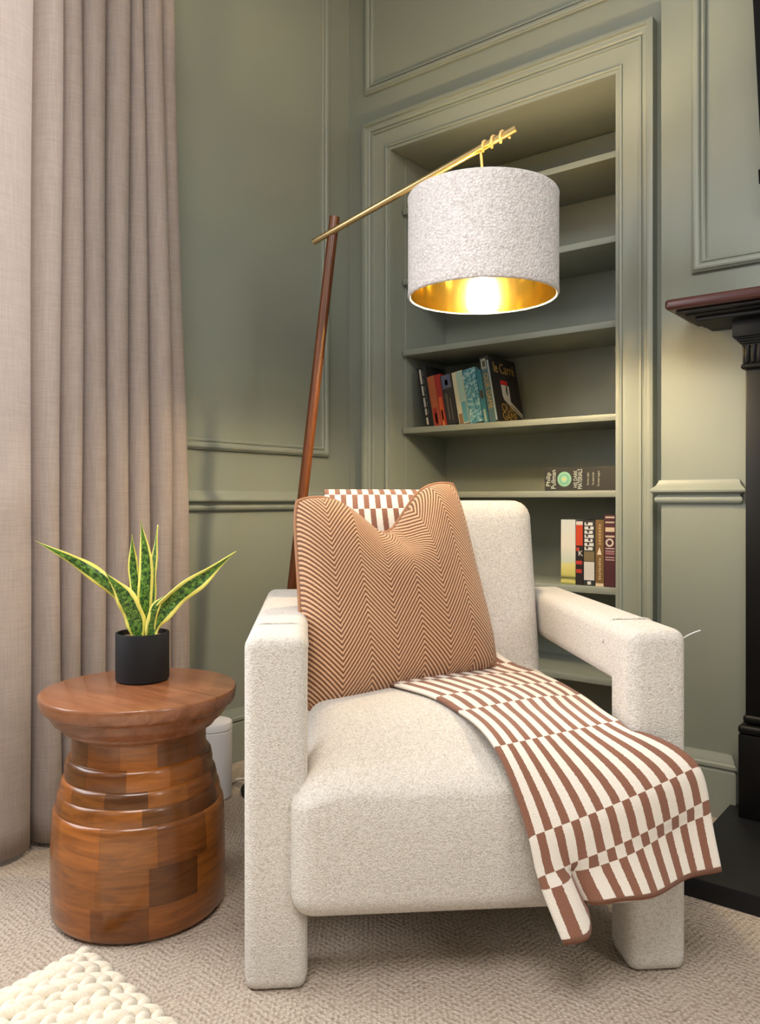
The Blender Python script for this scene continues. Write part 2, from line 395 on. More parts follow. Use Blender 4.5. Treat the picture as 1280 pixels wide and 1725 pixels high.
# ------------------------------------------------------------------ side table
TBL = W(236, 0, 1.731); TBL.z = 0.0
tb = empty('side_table', TBL); tag(tb, 'round turned wooden drum side table with stepped rings', 'side table')
prof_top = [(0.0, 0.467), (0.199, 0.467), (0.2025, 0.466), (0.2045, 0.463), (0.2045, 0.458), (0.2015, 0.441), (0.198, 0.436), (0.189, 0.432), (0.186, 0.428), (0.183, 0.420), (0.176, 0.409), (0.164, 0.400), (0.160, 0.395), (0.158, 0.391), (0.151, 0.389), (0.147, 0.385), (0.141, 0.381), (0.0, 0.381)]
def block_course(prof, nb, off, tints, name='block'):
    for k in range(nb):
        a0 = off+2*PI*k/nb; a1 = off+2*PI*(k+1)/nb
        g = 0.0006
        vv, ff = lathe(prof, 12, a0+g, a1-g)
        o = pyobj(name, vv, ff, M['stool'], tb); auto(o, 50)
        c = max(0.42, 1+(tints[k % len(tints)]-0.90)*1.8); o.color = (c*random.uniform(0.95, 1.05), c*random.uniform(0.93, 1.0), c*random.uniform(0.88, 1.0), 1)
vv, ff = lathe(prof_top, 96); o = auto(pyobj('top', vv, ff, M['stooltop'], tb), 35); o.color = (1, 1, 1, 1)
core, cf = lathe([(0.0, 0.382), (0.12, 0.382), (0.12, 0.002), (0, 0.002)], 32); o = pyobj('core', core, cf, M['stool'], tb); o.color = (0.5, 0.5, 0.5, 1)
T = [1.0, 0.72, 1.12, 0.85, 1.05, 0.6, 0.95, 0.8]
def roll(r, z1, r0):                           # rounded shoulder at the top of a ring, z1 = its top
    return [(r0-0.004, z1-0.001), (r0+0.001, z1), (r-0.004, z1-0.002), (r-0.0012, z1-0.006), (r, z1-0.011)]
block_course([(0.141, 0.381), (0.139, 0.372), (0.139, 0.350), (0.142, 0.330)], 12, 0.15, [0.9, 1.1, 0.75, 1.0, 1.15, 0.8, 0.95, 1.05, 0.7])
block_course(roll(0.151, 0.334, 0.140)+[(0.153, 0.312), (0.153, 0.292)], 11, 0.35, [0.72, 1.1, 0.95, 1.2, 0.8, 1.0, 0.9, 0.65])
block_course(roll(0.160, 0.294, 0.151)+[(0.162, 0.275), (0.163, 0.262)], 12, 0.0, [0.85, 0.62, 1.0, 0.75, 1.05, 0.55, 0.7, 0.95, 1.1])
block_course(roll(0.168, 0.264, 0.160)+[(0.1705, 0.240), (0.171, 0.228)], 11, 0.55, [1.1, 0.7, 0.6, 1.05, 0.95, 0.58, 0.85, 1.0])
big = roll(0.1765, 0.231, 0.168)
block_course(big+[(0.1785, 0.190), (0.180, 0.150)], 10, 0.2, [1.15, 1.0, 0.8, 1.1, 0.7, 0.95, 1.05])
block_course([(0.180, 0.150), (0.1805, 0.110), (0.1805, 0.075)], 11, 0.62, [0.95, 0.62, 1.08, 0.85, 1.15, 0.6, 0.9, 1.0])
block_course([(0.1805, 0.075), (0.180, 0.020), (0.177, 0.012), (0.170, 0.004), (0.150, 0.0)], 10, 0.1, [1.1, 0.8, 1.0, 1.18, 0.72, 0.95, 0.85])

# ------------------------------------------------------------------ potted snake plant
pc = W(240, 0, 1.80); pc.z = 0.467
pt = empty('snake_plant', pc); tag(pt, 'snake plant with yellow-edged leaves in a black pot on the side table', 'potted plant')
vv, ff = lathe([(0, 0.0), (0.054, 0.0), (0.0575, 0.003), (0.0585, 0.008), (0.0585, 0.106), (0.0578, 0.108), (0.0545, 0.108), (0.054, 0.106), (0.054, 0.085)], 56)
auto(pyobj('pot', vv, ff, M['pot'], pt), 35)
vv, ff = lathe([(0.0, 0.101), (0.03, 0.1), (0.054, 0.097)], 24); pyobj('soil', vv, ff, M['soil'], pt, True)
m = M['leaf'] = mat('snake_leaf', (70, 110, 40), 0.38); t = NT(m)
uvs = t.sep(t.coord('UV')); ed = t.math('ABSOLUTE', uvs[0])
nz = t.noise(t.map(t.coord('UV'), scale=(2.2, 26, 1)), 1.0, 4, 0.6, 1.2)
grn = t.ramp(nz, [(0.36, lin((26, 44, 22))), (0.5, lin((62, 104, 36))), (0.66, lin((132, 168, 62)))])
wob = t.math('ADD', ed, t.math('MULTIPLY_ADD', t.noise(t.map(t.coord('UV'), scale=(1, 9, 1)), 1.0, 2), 0.22, -0.11))
t.col(t.mix(t.math('SMOOTHSTEP', wob, 0.62, 0.70) if False else t.math('GREATER_THAN', wob, 0.66), grn, lin((226, 216, 104))))
def leaf(pts, wid, side, wave=0.004, fold=0.25, seed=0):
    c = catmull(pts, 10); n = len(c); v = []; f = []; uv = []; nu = 8
    side = Vector(side)
    for i, p in enumerate(c):
        s = i/(n-1); tg = (c[min(i+1, n-1)]-c[max(i-1, 0)]).normalized()
        sd_ = (side-tg*side.dot(tg)).normalized(); nr = sd_.cross(tg).normalized()
        prof = (0.55+0.45*smooth(0, 0.35, s))*(1-smooth(0.55, 1.0, s)**1.3*0.97)
        hw = wid*prof*0.5
        for j in range(nu+1):
            u = 2*j/nu-1
            wv = wave*math.sin(s*17+seed+(2.0 if u > 0 else 0))*abs(u)**2*min(1, prof*1.5)
            v.append(p+sd_*(u*hw)+nr*(fold*hw*abs(u)**1.6+wv)); uv.append((u, s))
    for i in range(n-1):
        for j in range(nu): f.append((i*(nu+1)+j, i*(nu+1)+j+1, (i+1)*(nu+1)+j+1, (i+1)*(nu+1)+j))
    o = pyobj('leaf', [q-pc for q in v], f, M['leaf'], pt, True, uv)
    sdm = o.modifiers.new('thickness', 'SOLIDIFY'); sdm.thickness = 0.0025; return o
D0 = 1.80
leaf([W(243, 1076, D0), W(243, 1010, D0), W(245, 945, D0), W(237, 877, D0)], 0.034, RGT, 0.002, -0.25, 1)
leaf([W(238, 1076, D0+.02), W(230, 1010, D0+.025), W(224, 955, D0+.03), W(222, 900, D0+.03)], 0.027, RGT, 0.002, -0.25, 2)
leaf([W(250, 1076, D0+.03), W(257, 1010, D0+.035), W(260, 945, D0+.04), W(265, 884, D0+.04)], 0.022, RGT-FWD*0.8, 0.002, 0.2, 3)
leaf([W(232, 1078, D0-.03), W(226, 1045, D0-.035), W(208, 1005, D0-.045), W(178, 965, D0-.05)], 0.047, RGT+Vector((0, 0, 0.2)), 0.003, -0.3, 4)
leaf([W(230, 1076, D0-.005), W(215, 1020, D0-.01), W(172, 977, D0-.02), W(120, 943, D0-.03), W(59, 911, D0-.03)], 0.033, Vector((0.2, 0.1, 1)), 0.005, -0.3, 5)
leaf([W(252, 1078, D0-.03), W(262, 1045, D0-.025), W(297, 1006, D0-.02), W(345, 970, D0-.01), W(398, 929, D0)], 0.040, RGT*0.7+Vector((0, 0, -0.9))+FWD*0.35, 0.006, 0.45, 6)
leaf([W(257, 1077, D0-.02), W(254, 1050, D0-.03), W(262, 1022, D0-.035), W(278, 1003, D0-.03)], 0.022, RGT, 0.002, -0.3, 8)

# ------------------------------------------------------------------ white bin behind the table
bc_ = W(358, 0, 2.358); bc_.z = 0.0
wb = empty('waste_bin', bc_); tag(wb, 'small white cylindrical bin with a lid behind the side table', 'bin')
vv, ff = lathe([(0, 0.0), (0.052, 0.0), (0.056, 0.004), (0.057, 0.196), (0.055, 0.198), (0, 0.198)], 48); auto(pyobj('body', vv, ff, M['white'], wb), 35)
vv, ff = lathe([(0, 0.199), (0.056, 0.199), (0.0575, 0.201), (0.0575, 0.216), (0.055, 0.221), (0.046, 0.2235), (0, 0.2245)], 48); auto(pyobj('lid', vv, ff, M['white'], wb), 35)
cp = [W(384, 1330, 2.41), W(394, 1318, 2.47), W(402, 1312, 2.49), W(430, 1310, 2.5)]
for p in cp: p.z = 0.004
cp[0].z = 0.02
vv, ff = tube([p-bc_ for p in catmull(cp, 6)], 0.003, 8); pyobj('power_cord', vv, ff, M['white'], wb, True)

# ------------------------------------------------------------------ armchair
CH_ANG = YAW+math.radians(4.88)
CHO = CAM+RGT*0.1648+FWD*1.4446; CHO.z = 0
MC = Matrix.Translation(CHO) @ Matrix.Rotation(CH_ANG, 4, 'Z'); MCI = MC.inverted()
ch = empty('armchair', CHO, CH_ANG); tag(ch, 'cream boucle open-arm lounge chair in front of the bookcase', 'armchair')
HW = 0.4065; AT = 0.112
def cushion(hx, hy, hz, r, n=26, deform=None):  # rounded box, dense grid, centred on the origin
    bm = bmesh.new(); vmap = {}
    def par(i, h):
        s = -1+2*i/n                            # samples packed toward the ends
        return math.copysign(abs(s)**0.75, s)*h
    def pos(i, j, k):
        p = Vector((par(i, hx), par(j, hy), par(k, hz)))
        q = Vector((max(-hx+r, min(hx-r, p.x)), max(-hy+r, min(hy-r, p.y)), max(-hz+r, min(hz-r, p.z))))
        d = p-q
        w = q+d.normalized()*r if d.length > 1e-9 else p
        return deform(w) if deform else w
    def vert(i, j, k):
        if (i, j, k) not in vmap: vmap[(i, j, k)] = bm.verts.new(pos(i, j, k))
        return vmap[(i, j, k)]
    for a in range(n):
        for b in range(n):
            for s in (0, n):
                bm.faces.new([vert(s, a, b), vert(s, a+1, b), vert(s, a+1, b+1), vert(s, a, b+1)])
                bm.faces.new([vert(a, s, b), vert(a+1, s, b), vert(a+1, s, b+1), vert(a, s, b+1)])
                bm.faces.new([vert(a, b, s), vert(a+1, b, s), vert(a+1, b+1, s), vert(a, b+1, s)])
    return bm
# arms: front post, rail and rear post as one upholstered loop
def arm(sx):
    D = 0.77; ZT = 0.631; ZB = 0.516
    out = [(0, 0), (AT-0.004, 0), (AT-0.004, ZB), (D, ZB), (D, ZT), (0, ZT)]
    bm = bmesh.new(); a = [bm.verts.new((sx*(HW-AT), y, z)) for y, z in out]; b = [bm.verts.new((sx*HW, y, z)) for y, z in out]
    bm.faces.new(a); bm.faces.new(b[::-1])
    for i in range(6): bm.faces.new([a[i], b[i], b[(i+1) % 6], a[(i+1) % 6]])
    bmesh.ops.recalc_face_normals(bm, faces=bm.faces)
    bmesh.ops.bevel(bm, geom=[e for e in bm.edges], offset=0.024, segments=5, profile=0.5, affect='EDGES')
    o = bmobj('arm', bm, M['boucle'], ch, True)
    for vv in o.data.vertices:                  # feet end flat on the carpet
        if vv.co.z < 0.012: vv.co.z = max(0.0, vv.co.z*0.6)
    return o
arms = [arm(-1), arm(1)]
# piping seam across the arm rails
for sx in (-1, 1):
    y0 = 0.135; x0, x1 = sx*(HW-AT), sx*HW
    path = [(x0-0.0005*sx, y0, 0.585), (x0+0.003*sx, y0, 0.612), (x0+0.02*sx, y0, 0.6315), ((x0+x1)/2, y0, 0.632), (x1-0.02*sx, y0, 0.6315), (x1-0.003*sx, y0, 0.612), (x1+0.0005*sx, y0, 0.585)]
    vv, ff = tube(catmull(path, 4), 0.0022, 6); pyobj('arm_seam', vv, ff, M['boucle'], ch, True)
SZ0, SZ1, SY0, SY1, SHX = 0.134, 0.452, -0.036, 0.56, 0.325
def seat_def(p):
    u = p.x/SHX; w = (p.y)/(0.298); zz = p.z
    top = smooth(-0.02, 0.159, zz)
    # deeper roll along the front edge
    front = smooth(0.02, 0.31, -p.y)
    z = zz - top*(0.068*front**2 + 0.030*smooth(0.20, 0.325, abs(p.x))**2*smooth(-0.10, 0.0, -p.y-0.12))
    z += top*0.014*(1-u*u)*(1-min(1, w*w))
    y = p.y - 0.010*(1-u*u)*(1-(zz/0.159)**2)*smooth(0.1, 0.298, -p.y)
    x = p.x*(1-0.085*smooth(-0.26, -0.20, p.y)*smooth(0, 0.1, abs(p.x)))   # narrows between the arm posts
    return Vector((x, y, z))
bm = cushion(SHX, 0.298, 0.159, 0.044, 44, seat_def)
for vv in bm.verts: vv.co += Vector((0, (SY0+SY1)/2, (SZ0+SZ1)/2))
seat = bmobj('seat', bm, M['boucle'], ch, True)
def back_def(p):
    u = p.x/0.288; 
    y = p.y - 0.012*(1-u*u)*(1-(p.z/0.33)**2)*(1 if p.y < 0 else -0.5)
    return Vector((p.x, y+0.155*(p.z/0.66), p.z))
bm = cushion(0.288, 0.082, 0.325, 0.045, 24, back_def)
for vv in bm.verts: vv.co += Vector((0, 0.628, 0.545))
back = bmobj('backrest', bm, M['boucle'], ch, True)
bm = bmesh.new(); bx(bm, -0.288, 0.288, 0.50, 0.64, 0.0, 0.26, 0.02, 3); auto(bmobj('under_seat_light_block', bm, M['boucle'], ch))  # unseen panel added to keep light from behind out from under the seat
vv, ff = tube(catmull([(0.402, 0.03, 0.606), (0.424, 0.03, 0.618), (0.444, 0.03, 0.625)], 6), 0.0011, 6)
o = pyobj('loose_thread', vv, ff, M['white'], ch, True)

# ------------------------------------------------------------------ patterned throw (lies on chair, top-level)
m = M['throw'] = mat('knit_throw', (230, 220, 205), 0.95, Sheen_Weight=0.2); t = NT(m)
uvs = t.sep(t.coord('UV'))
nb = t.noise(t.coord(), 260, 2)
uu = t.math('ADD', t.math('MULTIPLY', uvs[0], 10.4), t.math('MULTIPLY_ADD', nb, 0.08, 0.02))
row = t.math('FLOOR', t.math('ADD', uvs[1], 0.0005))
fr = t.math('FRACT', t.math('ADD', uu, t.math('MULTIPLY', t.math('MODULO', row, 2.0), 0.5)))
br = t.math('LESS_THAN', fr, 0.47)
hem = t.math('GREATER_THAN', uvs[1], 15.93)
br = t.math('MAXIMUM', br, hem)
kn = t.noise(t.map(t.coord('UV'), scale=(160, 60, 1)), 1.0, 2)
t.col(t.mix(br, t.mix(kn, lin((220, 208, 192)), lin((244, 237, 228))), t.mix(kn, lin((116, 74, 56)), lin((154, 106, 84)))))
t.bump(t.math('ADD', kn, t.math('MULTIPLY', nb, 0.6)), 0.5, 0.003)
TH = [  # (left edge), (right edge) in chair coordinates, one pair per knitted row boundary
    ((-0.262, 0.800, 0.70), (0.06, 0.800, 0.70)),
    ((-0.256, 0.806, 0.80), (0.06, 0.806, 0.80)),
    ((-0.254, 0.765, 0.884), (0.05, 0.765, 0.884)),
    ((-0.254, 0.655, 0.879), (0.05, 0.655, 0.879)),
    ((-0.254, 0.612, 0.845), (0.05, 0.612, 0.850)),
    ((-0.250, 0.585, 0.74), (0.07, 0.585, 0.74)),
    ((-0.240, 0.552, 0.60), (0.10, 0.552, 0.62)),
    ((-0.215, 0.470, 0.475), (0.16, 0.525, 0.500)),
    ((-0.161, 0.366, 0.461), (0.20, 0.500, 0.470)),
    ((-0.109, 0.289, 0.463), (0.238, 0.430, 0.462)),
    ((-0.037, 0.172, 0.463), (0.262, 0.321, 0.461)),
    ((-0.004, 0.107, 0.458), (0.276, 0.215, 0.458)),
    ((0.037, -0.020, 0.428), (0.288, 0.035, 0.452)),
    None, None, None, None]
def loc(px, py, d): return tuple(MCI @ W(px, py, d))
TH[13] = (loc(890, 1412, 1.375), loc(1176, 1292, 1.42))
TH[14] = (loc(905, 1478, 1.368), loc(1191, 1345, 1.42))
TH[15] = (loc(911, 1495, 1.366), loc(1194, 1366, 1.42))
TH[16] = (loc(947, 1585, 1.350), loc(1213, 1463, 1.41))
NV = 10; NU = 60
Ls = chordal([a for a, b in TH], NV); Rs = chordal([b for a, b in TH], NV)
extra = {0.0: 0.0}
me_bv = []
dg = bpy.context.evaluated_depsgraph_get()
def bvh_of(o):
    bm = bmesh.new(); bm.from_mesh(o.data); b = BVHTree.FromBMesh(bm); bm.free(); return b
bvs = [bvh_of(o) for o in (seat, back, arms[0], arms[1])]
grid = []
for i in range(len(Ls)):
    vpar = i/NV; row = []
    hang = smooth(13.0, 16.0, vpar)
    for j in range(NU+1):
        u = j/NU; p = Ls[i].lerp(Rs[i], u)
        if 12 <= vpar:                          # roll over the front edge bulges between the two ends
            bl = smooth(12, 13.2, vpar)*(1-0.5*hang)
            p.y -= 0.012*math.sin(PI*u)*bl
        # soft vertical ripples that deepen toward the hem, and the flap that folds forward at the left corner
        p.y += hang*(0.010*math.sin(u*9.0+0.6)*smooth(0.2, 0.5, u))
        fl = smooth(13.3, 16.0, vpar)
        p.y += fl*(0.030*math.exp(-((u-0.185)/0.05)**2) - 0.012*math.exp(-((u-0.08)/0.08)**2))
        p.x += fl*(0.010*math.exp(-((u-0.12)/0.05)**2) - 0.014*math.exp(-((u-0.23)/0.06)**2))
        if vpar > 15:
            q = vpar-15
            p.z += q*(0.034*smooth(0.11, 0.20, u)*(1-0.9*smooth(0.2, 0.9, u)) - 0.004*math.sin(u*14)*u)
        row.append(p)
    grid.append(row)
def push(p, off=0.005):
    for _ in range(2):
        for b in bvs:
            l_, n_, _i, dist = b.find_nearest(p)
            if l_ is None or dist > 0.12: continue
            sd_ = (p-l_).dot(n_)
            if sd_ < off: p = l_+n_*off
    return p
for it in range(3):
    for i in range(len(grid)):
        for j in range(NU+1): grid[i][j] = push(grid[i][j])
    g2 = [[q.copy() for q in r] for r in grid]
    for i in range(1, len(grid)-1):
        for j in range(1, NU): g2[i][j] = grid[i][j]*0.5+(grid[i-1][j]+grid[i+1][j]+grid[i][j-1]+grid[i][j+1])*0.125
    grid = g2
for i in range(len(grid)):
    for j in range(NU+1): grid[i][j] = push(grid[i][j])
v = []; uv = []; f = []
for i, r in enumerate(grid):
    for j, p in enumerate(r): v.append(p); uv.append((j/NU, i/NV))
n1 = NU+1
for i in range(len(grid)-1):
    for j in range(NU): f.append((i*n1+j, i*n1+j+1, (i+1)*n1+j+1, (i+1)*n1+j))
th = pyobj('throw_blanket', v, f, M['throw'], None, True, uv); th.matrix_world = MC
sdm = th.modifiers.new('thickness', 'SOLIDIFY'); sdm.thickness = 0.006; sdm.offset = 1.0
# which way do the normals face: outward from the seat means up on the seat
if th.data.polygons[len(f)*6//10].normal.z < 0: th.data.flip_normals()
tag(th, 'brown and cream striped knitted throw draped over the armchair', 'throw')
M['brown_hem'] = mat('brown_hem', (136, 86, 64), 0.95)
hp = [grid[-1][j] for j in range(NU+1)]
vv, ff = tube(hp, 0.0045, 6); pyobj('hem', vv, ff, M['brown_hem'], th, True)

# ------------------------------------------------------------------ herringbone cushion
m = M['herring'] = mat('herringbone', (180, 130, 98), 0.9, Sheen_Weight=0.2); t = NT(m)
uvs = t.sep(t.coord('UV')); nb = t.noise(t.coord(), 300, 2)
tri = t.math('PINGPONG', t.math('MULTIPLY', uvs[0], 7.4), 1.0)
ph = t.math('ADD', t.math('MULTIPLY', uvs[1], 41.0), t.math('MULTIPLY', tri, 7.2))
sw = t.math('MULTIPLY_ADD', t.math('SINE', t.math('MULTIPLY', ph, 2*PI)), 0.5, 0.5)
sw2 = t.math('MULTIPLY_ADD', nb, 0.5, -0.25)
fac = t.ramp(t.math('ADD', sw, sw2), [(0.34, (0, 0, 0, 1)), (0.62, (1, 1, 1, 1))])
t.col(t.mix(fac, lin((108, 68, 42)), lin((208, 164, 128)))); t.bump(t.math('ADD', sw, nb), 0.5, 0.0025)
cTL, cTR, cBR, cBL = (MCI @ W(493, 838, 1.80), MCI @ W(766, 809, 2.03), MCI @ W(842, 1126, 1.93), MCI @ W(512, 1205, 1.655))
NP = 44; v = []; uv = []; f = []
ctr = (cTL+cTR+cBR+cBL)/4
Np = ((cTR-cTL)+(cBR-cBL)).cross((cTL-cBL)+(cTR-cBR)).normalized()
if Np.y > 0: Np = -Np
def pil(u, w, side):
    e = 0.015
    uu = u*(1-e*(1-w*w)*abs(u))*(1-0.045*abs(w)**7); ww = w*(1-e*(1-u*u)*abs(w))*(1-0.045*abs(u)**7)
    a, b = (uu+1)/2, (ww+1)/2
    p = cBL.lerp(cBR, a).lerp(cTL.lerp(cTR, a), b)
    th_ = (max(0, 1-u**4)*max(0, 1-w**4))**0.55
    T = 0.072 if side > 0 else 0.045
    chop = math.exp(-((u-0.08)/(0.46 if u < 0.08 else 0.34))**2)*smooth(0.0, 1.0, w)
    p = p + Vector((0, 0, -0.105*chop))
    crease = math.exp(-((u-0.18)/0.10)**2)*smooth(0.35, 0.85, w)
    h = T*th_*(1-0.20*crease)
    h += 0.006*math.sin(4*u+2*w)*th_
    return p+Np*side*h
idx = {}
for side in (1, -1):
    for i in range(NP+1):
        for j in range(NP+1):
            u = -1+2*i/NP; w = -1+2*j/NP
            u = math.sin(u*PI/2)*0.6+u*0.4; w = math.sin(w*PI/2)*0.6+w*0.4
            rim = i in (0, NP) or j in (0, NP)
            if side == -1 and rim: idx[(side, i, j)] = idx[(1, i, j)]; continue
            idx[(side, i, j)] = len(v); v.append(pil(u, w, side)); uv.append(((u+1)/2, (w+1)/2))
    for i in range(NP):
        for j in range(NP):
            q = (idx[(side, i, j)], idx[(side, i+1, j)], idx[(side, i+1, j+1)], idx[(side, i, j+1)])
            f.append(q if side > 0 else q[::-1])
base = min(v, key=lambda p: p.z)
cs = empty('cushion', MC @ ctr, CH_ANG); cs.location.z = (MC @ base).z
offm = MCI @ cs.location
tag(cs, 'brown herringbone scatter cushion with a dented top on the armchair', 'cushion')
o = pyobj('cover', [p-offm for p in v], f, M['herring'], cs, True, uv)
rim = []
for i in range(NP): rim.append(v[idx[(1, i, 0)]])
for j in range(NP): rim.append(v[idx[(1, NP, j)]])
for i in range(NP, 0, -1): rim.append(v[idx[(1, i, NP)]])
for j in range(NP, -1, -1): rim.append(v[idx[(1, 0, j)]])
vv, ff = tube([p-offm for p in rim], 0.0045, 6); M['tan'] = mat('tan_piping', (158, 114, 84), 0.9)
pyobj('piping', vv, ff, M['tan'], cs, True)

# ------------------------------------------------------------------ floor lamp
LP = W(454, 1334, 2.39); LP.z = 0.0
lp = empty('floor_lamp', LP); tag(lp, 'leaning walnut floor lamp with brass arm and white drum shade', 'floor lamp')
R_ = lambda pts: [Vector(p)-LP for p in pts]
vv, ff = lathe([(0, 0), (0.082, 0), (0.085, 0.003), (0.085, 0.014), (0.082, 0.018), (0, 0.018)], 40); auto(pyobj('base', vv, ff, M['black'], lp), 35)
ptop = W(563.5, 366, 2.39); pbot = LP+Vector((0, 0, 0.016))
vv, ff = tube(R_([pbot+(ptop-pbot)*(k/12) for k in range(13)]), 0.0155, 20); auto(pyobj('pole', vv, ff, M['walnut'], lp), 40)
A = W(563, 388, 2.372); B = W(811, 249, 2.13); dv = B-A
e0 = A-dv*0.158; e1 = A+dv*1.205
vv, ff = tube(R_([e0, e1]), 0.0095, 16); auto(pyobj('arm', vv, ff, M['brass'], lp), 40)
SC = W(813, 0, 2.13); SC.z = 0; RS = 0.1985; Z0, Z1 = 1.410, 1.675
n = 96
vv, ff = lathe([(RS-0.007, Z0+0.002), (RS-0.005, Z0-0.001), (RS-0.001, Z0), (RS+0.001, Z0+0.004), (RS, Z0+0.02), (RS, Z1-0.02), (RS+0.001, Z1-0.004), (RS-0.001, Z1), (RS-0.005, Z1+0.001), (RS-0.007, Z1-0.002)], n)
sh = auto(pyobj('shade', [Vector(p)+SC-LP for p in vv], ff, M['shade'], lp), 50)
vv, ff = lathe([(RS-0.0065, Z0+0.003), (RS-0.0065, Z1-0.003)], n); 
ln = pyobj('shade_lining', [Vector(p)+SC-LP for p in vv], [q[::-1] for q in ff], M['gold'], sh, True)
# ring and spider that carry the shade, socket, bulb, cord
bm = bmesh.new()
def add(bm, vf):
    vs = [bm.verts.new(p) for p in vf[0]]
    for q in vf[1]:
        try: bm.faces.new([vs[i] for i in q])
        except ValueError: pass
for k in range(3):
    a = 2*PI*k/3+0.5
    add(bm, tube([SC+Vector((0.02*math.cos(a), 0.02*math.sin(a), Z1-0.05))-LP, SC+Vector(((RS-0.007)*math.cos(a), (RS-0.007)*math.sin(a), Z1-0.012))-LP], 0.002, 8))
add(bm, lathe([(0.014, Z1-0.056), (0.024, Z1-0.056), (0.024, Z1-0.044), (0.014, Z1-0.044), (0.014, Z1-0.056)], 24)) if False else None
bmobj('spider', bm, M['brass'], sh)
vv, ff = lathe([(0, Z1-0.03), (0.012, Z1-0.03), (0.021, Z1-0.04), (0.021, Z1-0.115), (0, Z1-0.115)], 24)
auto(pyobj('socket', [Vector(p)+SC-LP for p in vv], ff, M['brass'], lp), 40)
zb = 1.525
bp = [(0.0, zb-0.064)]+[(0.025*math.sin(a), zb-0.039-0.025*math.cos(a)) for a in [PI*k/12 for k in range(1, 8)]]+[(0.020, zb+0.02), (0.015, zb+0.045), (0.0, zb+0.05)]
vv, ff = lathe(bp, 28); bulb = pyobj('bulb', [Vector(p)+SC-LP for p in vv], ff, M['bulb'], lp, True)
hang = A+dv*1.0
dn = dv.normalized(); up = Vector((0, 0, 1)); sd_ = dn.cross(up).normalized(); un = sd_.cross(dn)
cpts = [SC+Vector((0, 0, Z1-0.03)), SC+Vector((0, 0, Z1+0.06)), hang+Vector((0, 0, -0.012))-dn*0.002]
for k in range(0, 27):
    a = -PI/2+k*2*PI/9.0; s = k/26
    step = 0.002+0.075*s
    cpts.append(hang+dn*step+(un*math.sin(a)+sd_*math.cos(a))*0.0122)
vv, ff = tube(R_(cpts), 0.0036, 8); pyobj('cord', vv, ff, M['cord'], lp, True)

# ------------------------------------------------------------------ books
def text_mesh(body, size, mt, parent, M4, name='lettering', align='CENTER', sx=1.0):
    cu_ = bpy.data.curves.new('t', 'FONT'); cu_.body = body; cu_.size = size; cu_.align_x = align; cu_.align_y = 'CENTER'; cu_.extrude = 0.0002
    cu_.resolution_u = 2
    to = bpy.data.objects.new('t', cu_); COL.objects.link(to)
    d = bpy.context.evaluated_depsgraph_get(); me = bpy.data.meshes.new_from_object(to.evaluated_get(d))
    bpy.data.objects.remove(to); bpy.data.curves.remove(cu_)
    me.transform(M4 @ Matrix.Diagonal((sx, 1, 1, 1))); return link(name, me, mt, parent)
def flat(c):
    k = 'print_%d_%d_%d' % c
    if k not in M: M[k] = mat(k, c, 0.6)
    return M[k]
# book local frame: x = thickness (right = back cover side seen), y = depth (spine at y=0 faces -y), z = height
def book(label, x, y, z, th, dp, ht, cover, lean=0.0, flatlie=False, name='book', group=None, cat='book'):
    b = empty(name, (x, y, z)); tag(b, label, cat, group)
    b.rotation_euler = (0, lean, 0)
    cm = cover if not isinstance(cover, tuple) else flat(cover)
    cv = 0.0022
    bm = bmesh.new()
    bx(bm, -th/2, -th/2+cv, 0.0, dp, 0, ht); bx(bm, th/2-cv, th/2, 0.0, dp, 0, ht)
    bx(bm, -th/2, th/2, -0.003, cv-0.001, 0, ht, 0.001)
    bmobj('cover', bm, cm, b)
    bm = bmesh.new(); bx(bm, -th/2+cv, th/2-cv, cv, dp-0.004, 0.003, ht-0.003); bmobj('pages', bm, M['pages'], b)
    return b
SPINE = Matrix.Rotation(PI/2, 4, 'X')           # text plane -> spine plane (reads upright on the spine)
def spine_text(b, body, size, mt, z, rot=True, x=0.0, sx=1.0):
    R = Matrix.Translation((x, -0.0034, z)) @ SPINE @ (Matrix.Rotation(-PI/2, 4, 'Z') if rot else Matrix.Identity(4))
    text_mesh(body, size, mt, b, R, sx=sx)
def spine_patch(b, x0, x1, z0, z1, rgb, name='spine_print', lift=0.0033):
    bm = bmesh.new(); bx(bm, x0, x1, -lift-0.0002, -lift+0.0003, z0, z1); return bmobj(name, bm, flat(rgb), b)
WHITE = (214, 208, 196); GOLD = (176, 140, 66)
S4, S5, S6 = SHELF[3], SHELF[4], SHELF[5]
YS = 0.095
def xb(px, y=YS): return on_y(px, y)
LEAN = -math.radians(10.5)
def leaned(label, pa, pb, ht, cover, dp=0.13, y=YS, lean=LEAN):
    xa, xb_ = xb(pa, y), xb(pb, y); w = (xb_-xa)*math.cos(lean)*0.97
    # pivot at the lower left edge, lifted so that the lower edge rests on the shelf
    xc = (xa+xb_)/2
    return book(label, xc, y, S4+w/2*abs(math.sin(lean))+0.0005, w, dp, ht, cover, lean)
G4 = None
b = leaned('black paperback with white spine lettering leaning at the left end of its row', 717, 732, 0.232, (24, 22, 22))
w = 0.015
for k, (z0, z1) in enumerate([(0.165, 0.222), (0.12, 0.158), (0.075, 0.112), (0.045, 0.07), (0.008, 0.035)]): spine_patch(b, -0.010, -0.002, z0, z1, (176, 170, 160))
for k in range(6): spine_patch(b, 0.004, 0.0055, 0.215-0.03*k-0.02, 0.215-0.03*k, (120, 116, 110))
b = leaned('orange paperback leaning beside a black paperback', 732, 744, 0.192, (158, 84, 48))
spine_patch(b, -0.011, 0.009, 0.0, 0.07, (146, 44, 30)); spine_patch(b, -0.004, 0.004, 0.01, 0.05, (210, 150, 120))
b = leaned('thin red and orange paperback in the leaning row', 744, 754, 0.196, (148, 36, 30))
